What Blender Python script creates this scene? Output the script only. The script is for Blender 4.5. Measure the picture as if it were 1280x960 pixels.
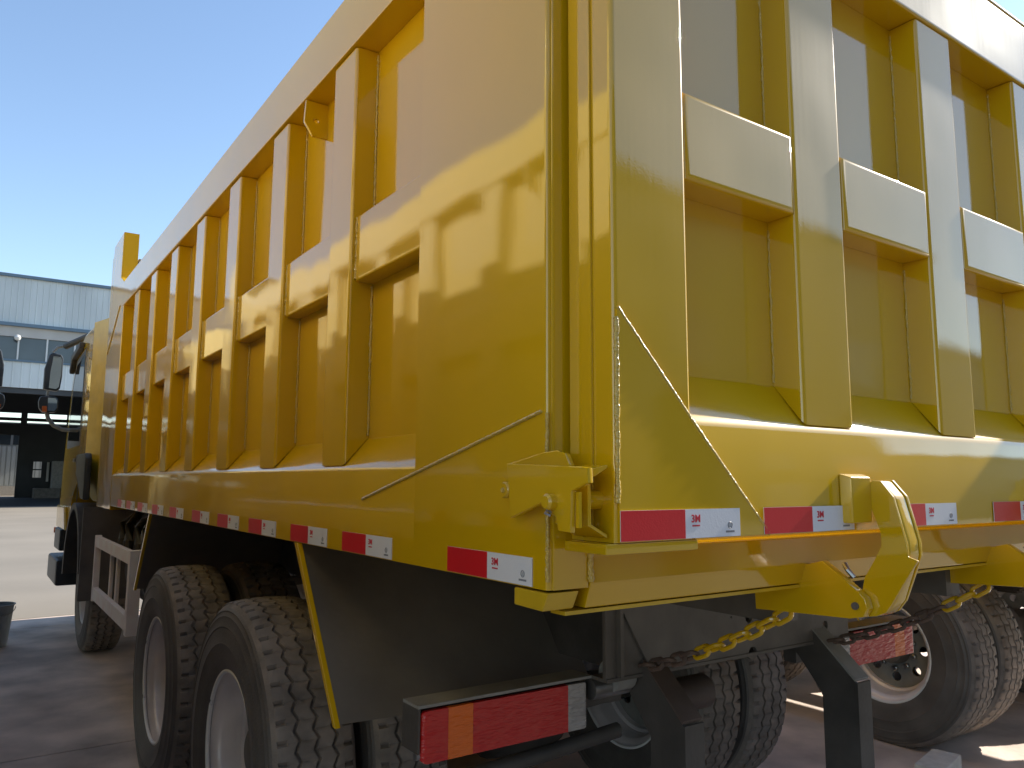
import bpy, bmesh, math, random
from mathutils import Vector, Matrix
random.seed(7)
R_ = math.radians
for o in list(bpy.data.objects): bpy.data.objects.remove(o, do_unlink=True)
S = bpy.context.scene
COL = S.collection

# ------------------------------------------------------------------ camera
# x = right along the tailgate, y = forward along the truck, z = up; the truck's rear left body corner is x=0, y=0
F, CX, CY = 969.0, 640.0, 480.0                       # focal length in photo pixels (1280 x 960)
ZB = 1.345                                            # underside of the body
CAM = Vector((-0.85, -1.115, 1.537))
def nrm(v): return Vector(v).normalized()
dY = nrm((-37-CX, 598-CY, F))
dX = Vector((2050-CX, 608-CY, F)); dX = (dX - dX.dot(dY)*dY).normalized()
dZ = dX.cross(dY)
if dZ.y > 0: dZ = -dZ
row0 = Vector((dX.x, dY.x, dZ.x)); row1 = Vector((dX.y, dY.y, dZ.y)); row2 = Vector((dX.z, dY.z, dZ.z))
cam_d = bpy.data.cameras.new('camera'); cam_d.sensor_width = 36; cam_d.lens = F/1280*36
cam_d.clip_start = 0.02; cam_d.clip_end = 2000
cam = bpy.data.objects.new('camera', cam_d); COL.objects.link(cam)
m3 = Matrix((row0, -row1, -row2)).transposed()
cam.matrix_world = Matrix.Translation(CAM) @ m3.to_4x4()
S.camera = cam
def ray(u, v): return row0*(u-CX) + row1*(v-CY) + row2*F
def onX(u, v, x): r = ray(u, v); return CAM + r*((x-CAM.x)/r.x)
def onY(u, v, y): r = ray(u, v); return CAM + r*((y-CAM.y)/r.y)
def onZ(u, v, z): r = ray(u, v); return CAM + r*((z-CAM.z)/r.z)

# ------------------------------------------------------------------ sky, sun, exposure
SUN_AZ, SUN_EL = 91.3, 31.0                          # azimuth from +y towards +x
W = bpy.data.worlds.new('World'); S.world = W; W.use_nodes = True
wn = W.node_tree.nodes; wl = W.node_tree.links
bg = wn['Background']; sk = wn.new('ShaderNodeTexSky'); sk.sky_type = 'NISHITA'
sk.sun_disc = False; sk.sun_elevation = R_(SUN_EL); sk.sun_rotation = R_(SUN_AZ)
sk.air_density = 1.0; sk.dust_density = 0.12; sk.ozone_density = 1.2
wl.new(sk.outputs[0], bg.inputs[0]); bg.inputs[1].default_value = 0.107
sd = bpy.data.lights.new('sun', 'SUN'); sd.energy = 4.2; sd.angle = R_(0.53); sd.color = (1, .93, .82)
sun = bpy.data.objects.new('sun', sd); COL.objects.link(sun)
sdir = Vector((math.sin(R_(SUN_AZ))*math.cos(R_(SUN_EL)), math.cos(R_(SUN_AZ))*math.cos(R_(SUN_EL)), math.sin(R_(SUN_EL))))
sun.rotation_euler = sdir.to_track_quat('Z', 'Y').to_euler(); sun.location = (20, -10, 20)
S.view_settings.view_transform = 'Standard'; S.view_settings.look = 'None'
S.view_settings.exposure = 1.3; S.view_settings.gamma = 1.0; S.view_settings.use_curve_mapping = False

# ------------------------------------------------------------------ materials
MATS = {}
def mat(name, col, rough=.5, metal=0, spec=.5, coat=0, coat_r=.03, coat_ior=1.5, var=0, vscale=3, bump=0, bscale=40, bump2=0, b2scale=2,
        rvar=0, ior=1.5, stretch=(1,1,1), col2=None, trans=0):
    m = bpy.data.materials.new(name); m.use_nodes = True
    nt = m.node_tree; n = nt.nodes; l = nt.links; b = n['Principled BSDF']
    b.inputs['Base Color'].default_value = (*col, 1); b.inputs['Roughness'].default_value = rough
    b.inputs['Metallic'].default_value = metal; b.inputs['Specular IOR Level'].default_value = spec
    b.inputs['IOR'].default_value = ior; b.inputs['Transmission Weight'].default_value = trans
    b.inputs['Coat Weight'].default_value = coat; b.inputs['Coat Roughness'].default_value = coat_r; b.inputs['Coat IOR'].default_value = coat_ior
    tc = n.new('ShaderNodeTexCoord'); mp = n.new('ShaderNodeMapping'); mp.inputs['Scale'].default_value = stretch
    l.new(tc.outputs['Object'], mp.inputs[0])
    def noise(scale, detail=5):
        t = n.new('ShaderNodeTexNoise'); t.inputs['Scale'].default_value = scale; t.inputs['Detail'].default_value = detail
        l.new(mp.outputs[0], t.inputs['Vector']); return t
    if var or col2:
        t = noise(vscale, 7); r = n.new('ShaderNodeValToRGB')
        r.color_ramp.elements[0].position = .3; r.color_ramp.elements[1].position = .7
        c2 = col2 or tuple(min(1, c*(1+var)) for c in col); c1 = col if col2 else tuple(c*(1-var) for c in col)
        r.color_ramp.elements[0].color = (*c1, 1); r.color_ramp.elements[1].color = (*c2, 1)
        l.new(t.outputs[0], r.inputs[0]); l.new(r.outputs[0], b.inputs['Base Color'])
    if rvar:
        t = noise(vscale*1.7, 6); mr = n.new('ShaderNodeMapRange')
        mr.inputs[1].default_value = .3; mr.inputs[2].default_value = .75
        mr.inputs[3].default_value = max(.01, rough-rvar); mr.inputs[4].default_value = rough+rvar
        l.new(t.outputs[0], mr.inputs[0]); l.new(mr.outputs[0], b.inputs['Roughness'])
    last = None
    for amp, sc, dist in ((bump2, b2scale, .1), (bump, bscale, .01)):
        if amp:
            t = noise(sc, 2); bp = n.new('ShaderNodeBump'); bp.inputs['Strength'].default_value = amp; bp.inputs['Distance'].default_value = dist
            l.new(t.outputs[0], bp.inputs['Height'])
            if last: l.new(last.outputs[0], bp.inputs['Normal'])
            last = bp
    if last:
        l.new(last.outputs[0], b.inputs['Normal']); l.new(last.outputs[0], b.inputs['Coat Normal'])
    MATS[name] = m; return m
PAINT = mat('yellow_paint', (.63,.378,.003), rough=.4, spec=.06, coat=1, coat_r=.028, coat_ior=1.72, var=.06, vscale=1.2, bump=.007, bscale=260, bump2=.06, b2scale=1.6)
PAINTD = mat('yellow_paint_dusty', (.58,.37,.010), rough=.45, spec=.4, coat=.5, coat_r=.15, var=.10, vscale=9, bump=.05, bscale=120)
def streaks(m, amp=.05):
    n = m.node_tree.nodes; l = m.node_tree.links; b = n['Principled BSDF']
    tc = n.new('ShaderNodeTexCoord'); mp = n.new('ShaderNodeMapping'); mp.inputs['Scale'].default_value = (1,1,.012); l.new(tc.outputs['Object'], mp.inputs[0])
    t = n.new('ShaderNodeTexNoise'); t.inputs['Scale'].default_value = 110; t.inputs['Detail'].default_value = 3; l.new(mp.outputs[0], t.inputs['Vector'])
    bp = n.new('ShaderNodeBump'); bp.inputs['Strength'].default_value = amp; bp.inputs['Distance'].default_value = .01
    l.new(t.outputs[0], bp.inputs['Height'])
    src = b.inputs['Normal'].links[0].from_socket; l.new(src, bp.inputs['Normal'])
    l.new(bp.outputs[0], b.inputs['Normal']); l.new(bp.outputs[0], b.inputs['Coat Normal'])
streaks(PAINT, .007)
PALE = mat('pale_paint', (.68,.55,.24), rough=.36, spec=.3, coat=1, coat_r=.03, coat_ior=1.5, var=.05, vscale=1.2, bump=.016, bscale=260, bump2=.05, b2scale=2.0)
WELD = mat('painted_weld', (.56,.38,.05), rough=.3, spec=.6, coat=1, coat_r=.08, bump=.5, bscale=160)
BLACK = mat('chassis_black', (.06,.053,.047), rough=.55, var=.35, vscale=6, bump=.1, bscale=60)
CHASS = mat('chassis_grey', (.11,.098,.085), rough=.5, var=.35, vscale=5, bump=.1, bscale=50)
PLAST = mat('dark_grey_plastic', (.035,.040,.045), rough=.45, var=.2, vscale=5, bump=.1, bscale=200)
FLAP = mat('flap_sheet', (.13,.115,.10), rough=.5, var=.35, vscale=2.2, bump=.1, bscale=30, rvar=.1)
RUBBER = mat('tyre_rubber', (.105,.094,.086), rough=.5, var=.25, vscale=6, bump=.15, bscale=90)
TREADM = mat('tyre_tread_rubber', (.20,.17,.148), rough=.7, var=.35, vscale=9, bump=.2, bscale=70)
RIM = mat('rim_silver_paint', (.72,.66,.66), rough=.36, metal=.2, var=.12, vscale=5, bump=.05, bscale=80, rvar=.08)
RIMW = mat('rim_flange_paint', (.75,.74,.73), rough=.35, var=.08, vscale=6)
STEEL = mat('bare_steel', (.35,.34,.33), rough=.35, metal=.9, var=.2, vscale=20)
RUST = mat('rusty_steel', (.10,.065,.05), rough=.7, var=.4, vscale=25, bump=.4, bscale=90)
BROWN = mat('brown_primer', (.085,.060,.050), rough=.55, var=.3, vscale=8, bump=.1, bscale=60)
GREYP = mat('grey_bracket_paint', (.24,.235,.22), rough=.5, var=.2, vscale=9)
TRED = mat('tape_red', (.62,.012,.018), rough=.3, spec=.6, bump=.05, bscale=300)
TWHITE = mat('tape_white', (.72,.72,.74), rough=.3, spec=.6, bump=.05, bscale=300)
INKR = mat('ink_red', (.55,.01,.03), rough=.5)
INKG = mat('ink_grey', (.16,.16,.17), rough=.5)
LRED = mat('lens_red', (.50,.010,.008), rough=.3, coat=.25, coat_r=.2, bump=.6, bscale=55, stretch=(.45,1,1.8))
LAMB = mat('lens_amber', (.72,.13,.003), rough=.3, coat=.25, coat_r=.2, bump=.6, bscale=55, stretch=(.45,1,1.8))
LCLR = mat('lens_clear', (.34,.32,.31), rough=.25, coat=1, coat_r=.1, bump=.9, bscale=55, stretch=(.45,1,1.8))
GLASS = mat('window_glass', (.012,.015,.017), rough=.04, spec=.8)
MIRR = mat('mirror_glass', (.80,.84,.84), rough=.02, metal=1)
GUARD = mat('guard_white_paint', (.85,.82,.80), rough=.5, var=.12, vscale=9, bump=.1, bscale=60, col2=(.80,.68,.66))
HOSE = mat('hose_rubber', (.05,.05,.055), rough=.4)
TANK = mat('tank_aluminium', (.42,.40,.38), rough=.42, metal=.7, var=.2, vscale=8)
CONC = mat('shop_concrete', (.60,.485,.405), rough=.8, var=.36, vscale=2.1, bump=.25, bscale=25, rvar=.1)
YARD = mat('yard_concrete', (.22,.192,.155), rough=.85, var=.12, vscale=.35, bump=.2, bscale=12)
DIMGR = mat('bounce_dimming_ground', (.135,.118,.098), rough=.85, var=.25, vscale=1.5, bump=.4, bscale=120)  # dark tone chosen to weaken bounce from the unseen ground behind the trucks
JOINT = mat('joint_filler', (.05,.043,.038), rough=.9)
CLAD = mat('white_cladding', (.55,.595,.60), rough=.5, var=.14, vscale=.5, stretch=(1,1,.3))
CLADB = mat('blue_trim', (.10,.16,.22), rough=.5)
CLADG = mat('grey_fascia', (.42,.41,.39), rough=.6, var=.12, vscale=.7, stretch=(1,1,.3))
HALL = mat('hall_dark_cladding', (.045,.05,.055), rough=.7, var=.2, vscale=.6)
PANE = mat('factory_pane', (.05,.065,.075), rough=.08, spec=.8, var=.3, vscale=.4)
WFRAME = mat('window_frame_white', (.60,.61,.60), rough=.5)
BUCK = mat('galvanised_bucket', (.40,.42,.43), rough=.5, metal=.3, var=.15, vscale=12)
TIMBER = mat('white_block', (.60,.56,.50), rough=.8, var=.12, vscale=15, bump=.3, bscale=60)
ROOFM = mat('grey_roof_sheet', (.30,.31,.32), rough=.5, var=.15, vscale=.5)
DKWALL = mat('warehouse_wall', (.26,.24,.20), rough=.7, var=.2, vscale=.4)

# ------------------------------------------------------------------ mesh helpers
WID = 2.5
class MB:
    def __init__(self): self.v = []; self.f = []
    def add(self, vs, fs):
        n = len(self.v); self.v += [tuple(p) for p in vs]; self.f += [tuple(i+n for i in q) for q in fs]; return self
    def box(self, x0, x1, y0, y1, z0, z1):
        return self.add([(x0,y0,z0),(x1,y0,z0),(x1,y1,z0),(x0,y1,z0),(x0,y0,z1),(x1,y0,z1),(x1,y1,z1),(x0,y1,z1)],
                        [(0,3,2,1),(4,5,6,7),(0,1,5,4),(1,2,6,5),(2,3,7,6),(3,0,4,7)])
    def prism(self, pts, axis, a0, a1):
        def m(p, a): return {'x': (a,p[0],p[1]), 'y': (p[0],a,p[1]), 'z': (p[0],p[1],a)}[axis]
        n = len(pts)
        return self.add([m(p,a0) for p in pts]+[m(p,a1) for p in pts],
                        [tuple(range(n)), tuple(range(2*n-1,n-1,-1))]+[(i,(i+1)%n,n+(i+1)%n,n+i) for i in range(n)])
    def hexa(self, pts):                                # 8 corners, bottom ring then top ring
        return self.add(pts, [(0,3,2,1),(4,5,6,7),(0,1,5,4),(1,2,6,5),(2,3,7,6),(3,0,4,7)])
    def tube(self, path, r, n=10, closed=False, wob=0):
        P = [Vector(p) for p in path]; k = len(P); rings = []
        for i, p in enumerate(P):
            a = P[(i-1) % k] if (closed or i > 0) else p; b = P[(i+1) % k] if (closed or i < k-1) else p
            t = (b-a).normalized(); ref = Vector((0,0,1)) if abs(t.z) < .9 else Vector((1,0,0))
            u = t.cross(ref).normalized(); w = u.cross(t)
            rr = r*(1+random.uniform(-wob, wob)) if not callable(r) else r(i/(k-1))
            rings.append([p+(u*math.cos(2*math.pi*j/n)+w*math.sin(2*math.pi*j/n))*rr for j in range(n)])
        vs = [q for g in rings for q in g]; fs = []
        for i in range(k if closed else k-1):
            a = i*n; b = ((i+1) % k)*n
            fs += [(a+j, a+(j+1)%n, b+(j+1)%n, b+j) for j in range(n)]
        if not closed: fs += [tuple(range(n-1,-1,-1)), tuple(range((k-1)*n, k*n))]
        return self.add(vs, fs)
    def lathe(self, prof, n=48, c=(0,0,0), axis='x', close=True):   # prof: (along axis, radius)
        vs = []
        for a, r in prof:
            for j in range(n):
                t = 2*math.pi*j/n; p, q = r*math.cos(t), r*math.sin(t)
                vs.append({'x': (c[0]+a,c[1]+p,c[2]+q), 'y': (c[0]+p,c[1]+a,c[2]+q), 'z': (c[0]+p,c[1]+q,c[2]+a)}[axis])
        k = len(prof); fs = []
        for i in range(k-1): fs += [(i*n+j, i*n+(j+1)%n, (i+1)*n+(j+1)%n, (i+1)*n+j) for j in range(n)]
        if close: fs += [tuple(range(n-1,-1,-1)), tuple(range((k-1)*n, k*n))]
        return self.add(vs, fs)
    def build(self, name, material, parent=None, bevel=0, seg=2, pred=None, mir=False, smooth=35, recalc=True):
        bm = bmesh.new()
        vs = [bm.verts.new((WID-x if mir else x, y, z)) for x, y, z in self.v]
        for q in self.f:
            try: bm.faces.new([vs[i] for i in q])
            except ValueError: pass
        if recalc: bmesh.ops.recalc_face_normals(bm, faces=bm.faces)
        if bevel:
            es = []
            for e in bm.edges:
                if len(e.link_faces) == 2 and e.calc_face_angle(0) > R_(20):
                    c = (e.verts[0].co+e.verts[1].co)/2
                    if mir: c = Vector((WID-c.x, c.y, c.z))
                    d = (e.verts[0].co-e.verts[1].co).normalized()
                    if pred is None or pred(c, d): es.append(e)
            if es: bmesh.ops.bevel(bm, geom=es, offset=bevel, segments=seg, profile=.5, affect='EDGES', clamp_overlap=True)
        me = bpy.data.meshes.new(name); bm.to_mesh(me); bm.free()
        if smooth:
            for p in me.polygons: p.use_smooth = True
            me.set_sharp_from_angle(angle=R_(smooth))
        me.materials.append(material)
        o = link(name, me, parent)
        if bevel:
            w = o.modifiers.new('face_weighted', 'WEIGHTED_NORMAL'); w.keep_sharp = True; w.weight = 80
        return o
def link(name, me, parent=None):
    o = bpy.data.objects.new(name, me); COL.objects.link(o)
    if parent: o.parent = parent
    return o
def empty(name, loc=(0,0,0), parent=None):
    o = bpy.data.objects.new(name, None); COL.objects.link(o); o.location = loc; o.empty_display_size = .2
    if parent: o.parent = parent
    return o
def tag(o, label=None, cat=None, group=None, kind=None):
    if label: o['label'] = label
    if cat: o['category'] = cat
    if group: o['group'] = group
    if kind: o['kind'] = kind
    return o
def copy_tree(o, parent=None):
    c = o.copy(); COL.objects.link(c); c.parent = parent
    for ch in list(o.children): copy_tree(ch, c)
    return c
def circ(cx, cy, r, n=20): return [(cx+r*math.cos(2*math.pi*i/n), cy+r*math.sin(2*math.pi*i/n)) for i in range(n)]
def plate(name, outer, holes, t, material, parent, M, bev=.002):
    """flat plate with real holes: 2D curve in local xy, thickness t in local z, placed by matrix M"""
    cu = bpy.data.curves.new('plate_curve', 'CURVE'); cu.dimensions = '2D'; cu.fill_mode = 'BOTH'; cu.extrude = t/2; cu.bevel_depth = bev; cu.bevel_resolution = 1
    for pts in [outer]+list(holes):
        sp = cu.splines.new('POLY'); sp.points.add(len(pts)-1); sp.use_cyclic_u = True
        for i, p in enumerate(pts): sp.points[i].co = (p[0], p[1], 0, 1)
    ob = bpy.data.objects.new('plate_tmp', cu); COL.objects.link(ob)
    me = bpy.data.meshes.new_from_object(ob); bpy.data.objects.remove(ob); bpy.data.curves.remove(cu)
    me.transform(M); me.name = name
    for p in me.polygons: p.use_smooth = True
    me.set_sharp_from_angle(angle=R_(35))
    me.materials.clear(); me.materials.append(material)
    return link(name, me, parent)
M_YZ = Matrix(((0,0,1,0),(1,0,0,0),(0,1,0,0),(0,0,0,1)))    # local (x,y,z) -> world (y,z,x)
M_XZ = Matrix(((1,0,0,0),(0,0,-1,0),(0,1,0,0),(0,0,0,1)))   # local (x,y,z) -> world (x,z,-y)
def text_mesh(txt, size, bold=0):
    cu = bpy.data.curves.new('txt', 'FONT'); cu.body = txt; cu.size = size; cu.offset = bold; cu.extrude = .0003; cu.align_x = 'CENTER'; cu.align_y = 'CENTER'
    ob = bpy.data.objects.new('txt', cu); COL.objects.link(ob)
    me = bpy.data.meshes.new_from_object(ob); bpy.data.objects.remove(ob); bpy.data.curves.remove(cu)
    return me
def weld(pts, r, parent, name='weld_seam', mir=False, step=.006, rough=1.0):
    P = []
    for a, b in zip(pts[:-1], pts[1:]):
        a, b = Vector(a), Vector(b); n = max(2, int((b-a).length/step))
        P += [a.lerp(b, i/n) for i in range(n)]
    P.append(Vector(pts[-1]))
    P = [p+Vector([random.uniform(-.0012,.0012)*rough for _ in range(3)]) for p in P]
    return MB().tube(P, r, 6, wob=.28*rough).build(name, WELD, parent, mir=mir, smooth=80)

# ================================================================== SETTING
g = MB().box(-600, 600, -400, 900, -.6, -.03)
gr = g.build('ground', YARD); tag(gr, 'wide pale concrete ground reaching the horizon', kind='structure')
yard = MB().box(-70, 70, 9.22, 48.4, -.02, 0).build('yard', YARD, bevel=0); tag(yard, 'sunlit pale concrete yard before the factory hall', kind='structure')
apron = MB().box(-7.7, 14.05, -.295, 9.21, -.025, -.018).build('pavement', JOINT); tag(apron, 'dark grey concrete pavement under the trucks', kind='structure')
dim_ground = MB().box(-60, 70, -17.8, -.30, -.02, -.002).build('unseen_dim_ground', DIMGR); tag(dim_ground, 'unseen dark ground added behind the trucks to dim bounce on the tailgate', kind='structure')  # unseen darker ground, added to cut light bounced onto the tailgate
ys = [9.21, 8.545]
while ys[-1] > 0: ys.append(ys[-1]-4.42)
xs = [-7.7+4.35*i for i in range(6)]
for i in range(len(ys)-1):
    for j in range(5):
        MB().box(xs[j]+.006, xs[j+1]-.006, ys[i+1]+.006, ys[i]-.006, -.018, 0).build('slab', CONC, apron, bevel=.004, seg=1)

# ================================================================== DUMP TRUCK
T = empty('dump_truck')
YT = -.13                                             # outer plane of the tailgate
OPEN = [(.507+.611*k, .947+.611*k) for k in range(8)] # the recessed bays of the side wall
ZL, ZT = 1.574, 2.832                                 # ledge edge, lower edge of the top rail

def vert(c, d): return abs(d.z) > .9
for mir in (False, True):
    sw = MB().box(.078, .088, .0, 5.9, 1.36, 3.0).build('side_wall', PAINT, T, mir=mir)
    # flush rear corner plate, rounded at its vertical edges
    MB().box(0, .0775, .0, .507, ZB, 3.026).build('corner_plate', PAINT, sw, bevel=.008, seg=3, mir=mir,
        pred=lambda c, d: abs(d.z) > .9 and c.x < .03 and c.y < .3)
    # bottom rail with sloping ledge
    MB().prism([(0,ZB),(.0775,ZB),(.0775,1.656),(.012,ZL+.006),(.004,ZL-.003),(0,ZL-.014)], 'y', .507, 5.235).build('bottom_rail', PAINT, sw, mir=mir)
    MB().box(-.005, .0775, .507, 5.30, ZT, 3.026).build('top_rail', PAINT, sw, bevel=.008, seg=2, mir=mir, pred=lambda c, d: abs(d.y) > .9 and c.x < .02)
    for k in range(7):
        y0, y1 = OPEN[k][1], OPEN[k+1][0]
        MB().prism([(.006,ZL+.0045),(.0778,1.657),(.0778,ZT-.002),(.04,ZT-.002),(.006,ZT-.006)], 'y', y0, y1).build('rib', PAINT, sw, bevel=.010, seg=3, mir=mir,
            pred=lambda c, d: abs(d.z) > .9 and c.x < .03)
    for k in range(8):
        y0, y1 = OPEN[k]
        MB().box(.022, .0776, y0+.002, y1-.002, 2.107, 2.304).build('mid_rail', PAINT, sw, bevel=.009, seg=2, mir=mir,
            pred=lambda c, d: abs(d.y) > .9 and c.x < .04)
        if k < 5 and not mir:
            weld([(.024,y1-.004,2.115),(.024,y1-.004,2.298)], .0055, sw)
            weld([(.076,y1-.003,1.665),(.076,y1-.003,2.10)], .0038, sw)
            weld([(.076,y1-.003,2.31),(.076,y1-.003,2.82)], .0038, sw)
            weld([(.075,y0+.01,1.66),(.075,y0+.12,1.66)], .003, sw)
    # front corner plate and raised headboard post
    MB().prism([(5.237,ZB-.03),(5.98,ZB-.03),(5.98,3.33),(5.93,3.465),(5.47,3.465),(5.47,3.10),(5.30,3.03),(5.237,3.024)], 'x', -.002, .11).build('headboard_post', PAINT, sw, bevel=.008, mir=mir,
        pred=lambda c, d: c.x < .05)
    MB().box(.002, .09, 6.0, 6.03, 1.45, 3.38).build('headboard_flange', PAINTD, sw, bevel=.004, mir=mir)
    if not mir:
        weld([(-.001,.799,1.488),(-.001,.015,1.664)], .0036, sw, rough=.4)
        weld([(.0005,.0,1.66),(.0005,.0,1.36)], .0035, sw, rough=.6)
        weld([(-.004,5.40,2.86),(-.004,5.95,2.55)], .004, sw)
    # lifting lug under the top rail
    plate('lifting_lug', [(0,2.828),(-.004,2.752),(.026,2.708),(.077,2.708),(.077,2.828)], [circ(.036,2.762,.011)], .010, PAINT, sw,
          (Matrix.Translation((WID,0,0)) @ Matrix.Scale(-1,4,(1,0,0)) if mir else Matrix.Identity(4)) @ Matrix.Translation((0,1.36,0)) @ M_XZ, .001)

# headboard between the posts, floor and long beams of the body
hb = MB().box(.115, 2.385, 5.55, 5.62, ZB, 3.24).build('headboard', PAINT, T)
for x in (.55, 1.05, 1.45, 1.95): MB().box(x-.06, x+.06, 5.625, 5.72, ZB+.02, 3.22).build('rib', PAINT, hb, bevel=.01)
MB().box(.12, 2.38, 5.50, 6.6, 3.245, 3.275).build('cab_guard', FLAP, hb, bevel=.004)
fl = MB().box(.09, 2.41, .06, 5.54, ZB+.012, ZB+.03).build('floor_plate', PAINTD, T)
for i in range(9): MB().box(.45, 2.05, .45+i*.6, .53+i*.6, ZB-.06, ZB+.010).build('cross_bearer', CHASS, fl)
for x in (.80, 1.62): MB().box(x, x+.08, .12, 5.5, ZB-.15, ZB-.062).build('long_bearer', CHASS, fl)

# rear corner posts, sill and hinge plates below
for mir in (False, True):
    cp = MB().box(.009, .094, -.004, .05, ZB, 3.02).build('corner_post', PAINT, T, bevel=.006, mir=mir, pred=vert)
    weld([(.095,-.006,ZB+.01),(.095,-.006,ZB+.065)], .006, cp, mir=mir)
    MB().prism([(-.004,ZB-.004),(.101,ZB-.004),(.101,1.309),(.014,1.307)], 'x', -.001, .07).build('foot_plate', PAINTD, cp, bevel=.003, mir=mir)
sill = MB().prism([(-.004,1.350),(.004,1.412),(.06,1.412),(.06,1.305),(.012,1.305)], 'y', 0, 1)
sill.v = [(.0955 + q[1]*(WID-.191), q[0], q[2]) for q in sill.v]      # profile (y,z) swept along x
sill.build('rear_sill', PAINT, T, bevel=.004)
lip = MB().box(.05, WID-.05, .013, .055, 1.296, 1.303).build('sill_lip', PAINTD, T)

# ---- tailgate
tg = MB().box(.046, WID-.046, -.05, -.042, 1.44, 3.0).build('tailgate', PAINT, T)
BANDS = [(.046,.237,'edge_band'),(.587,.771,'rib'),(1.158,1.342,'rib'),(1.729,1.913,'rib'),(2.263,2.454,'edge_band')]
zl, zt = 1.654, 2.786
for a, b, nm in BANDS:
    if nm == 'rib':
        MB().prism([(YT+.006,zl+.004),(-.0505,1.748),(-.0505,zt-.002),(YT+.006,zt-.002)], 'x', a, b).build('rib', PAINT, tg, bevel=.010, seg=3,
            pred=lambda c, d: abs(d.z) > .9 and c.y < -.1)
        weld([(a+.001,-.052,1.755),(a+.001,-.052,2.10)], .0035, tg)
        weld([(a+.001,-.052,2.31),(a+.001,-.052,2.77)], .0035, tg)
    else:
        MB().box(a, b, YT, -.014, 1.434, 3.0).build('edge_band', PAINT, tg, bevel=.010, seg=3, pred=lambda c, d: abs(d.z) > .9 and c.y < -.1)
BAYS = [(BANDS[i][1], BANDS[i+1][0]) for i in range(4)]
for a, b in BAYS:
    MB().box(a+.004, b-.002, YT+.004, -.0505, 2.118, 2.298).build('mid_rail', PAINT, tg, bevel=.012, seg=3, pred=lambda c, d: c.y < -.1)
prof = [(YT,1.434),(-.0506,1.434),(-.0506,1.747),(YT+.012,zl+.006),(YT+.004,zl-.003),(YT,zl-.014)]
b_ = MB().prism(prof, 'x', .2375, 2.2625).build('bottom_rail', PAINT, tg)
MB().box(.2375, 2.2625, YT-.002, -.0505, zt, 3.0).build('top_rail', PAINT, tg, bevel=.009, seg=2, pred=lambda c, d: abs(d.x) > .9 and c.y < -.1)
MB().box(.0465, WID-.0465, YT-.001, -.012, 3.001, 3.012).build('top_cap', PAINT, tg, bevel=.003)
for mir in (False, True):
    MB().prism([(.050,1.436),(.050,1.835),(.056,1.835),(.445,1.436)], 'y', YT-.0045, YT-.0004).build('gusset_plate', PAINT, tg, mir=mir)
    weld([(.053,YT-.003,1.838),(.247,YT-.003,1.636),(.447,YT-.003,1.436)], .0036, tg, mir=mir, rough=.35)
    weld([(.050,YT-.002,1.82),(.049,YT-.002,1.50)], .005, tg, mir=mir, rough=.55)
    MB().box(.022, .245, YT-.001, -.02, 1.415, 1.4335).build('bottom_flange', PAINT, tg, bevel=.003, mir=mir)
    weld([(.0455,-.030,2.55),(.0455,-.030,2.20)], .004, tg, mir=mir)
    MB().box(.0405, .0462, -.075, -.0145, 1.46, 2.98).build('edge_strip', PAINT, tg, bevel=.002, mir=mir)

# ---- latch at the lower rear corner
for mir in (False, True):
    MX = Matrix.Translation((WID,0,0)) @ Matrix.Scale(-1,4,(1,0,0)) if mir else Matrix.Identity(4)
    x0 = -.040
    def lp(u, v, x=x0): q = onX(600+u/4, 540+v/4, x); return (q.y, q.z)
    la = empty('latch', parent=T) if False else plate('latch', [lp(*p) for p in ((150,162),(520,178),(546,183),(550,250),(522,262),(466,292),(460,498),(405,490),(396,425),(360,395),(320,348),(165,425))], [], .008, PAINT, T,
          MX @ Matrix.Translation((x0,0,0)) @ M_YZ, .0015)
    xr = -.006
    plate('latch_arm', [lp(u, v, xr) for u, v in ((150,164),(330,106),(398,96),(436,112),(456,165),(455,260),(300,350),(165,420))], [], .009, PAINT, la,
          MX @ Matrix.Translation((xr,0,0)) @ M_YZ, .0015)
    q = lp(135,290,-.012)
    MB().lathe([(-.020,.0),(-.020,.013),(-.017,.0155),(.0,.0155)], 20, (-.001,q[0],q[1])).build('pivot_pin', PAINT, la, mir=mir)
    MB().lathe([(-.0235,.0),(-.0235,.004),(-.020,.005)], 10, (-.001,q[0],q[1])).build('pin_tip', WELD, la, mir=mir)
    q = lp(352,350,-.05)
    MB().lathe([(-.022,.0),(-.022,.010),(-.018,.014),(.03,.014)], 20, (-.040,q[0],q[1])).build('lock_pin', PAINT, la, mir=mir)
    MB().tube([(-.058,q[0]-.002,q[1]-.012),(-.064,q[0]-.004,q[1]-.018),(-.058,q[0]-.008,q[1]-.022),(-.052,q[0]-.004,q[1]-.017)], .0025, 6, True).build('split_pin', STEEL, la, mir=mir)
    # catch plates and roller on the tailgate edge
    def tp(u, v, y): q = onY(600+u/4, 540+v/4, y); return (q.x, q.z)
    ca = [tp(*p, -.11) for p in ((522,262),(524,468),(622,532))]; cb = [tp(*p, -.11) for p in ((622,512),(542,462),(538,262))]
    MB().prism(ca+cb, 'y', -.118, -.03).build('catch_plate', PAINT, la, bevel=.001, mir=mir)
    MB().lathe([(-.030,.0),(-.030,.015),(-.028,.0165),(.05,.0165)], 20, (.012,-.085,1.505)).build('catch_roller', PAINT, la, mir=mir)
    MB().prism([tp(*p, -.12) for p in ((548,186),(626,164),(626,178),(556,226))], 'y', -.126, -.03).build('top_flange', PAINT, la, bevel=.001, mir=mir)
    MB().box(-.036, -.030, -.132, -.124, 1.462, 1.52).build('catch_edge', PAINT, la, mir=mir)

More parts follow.
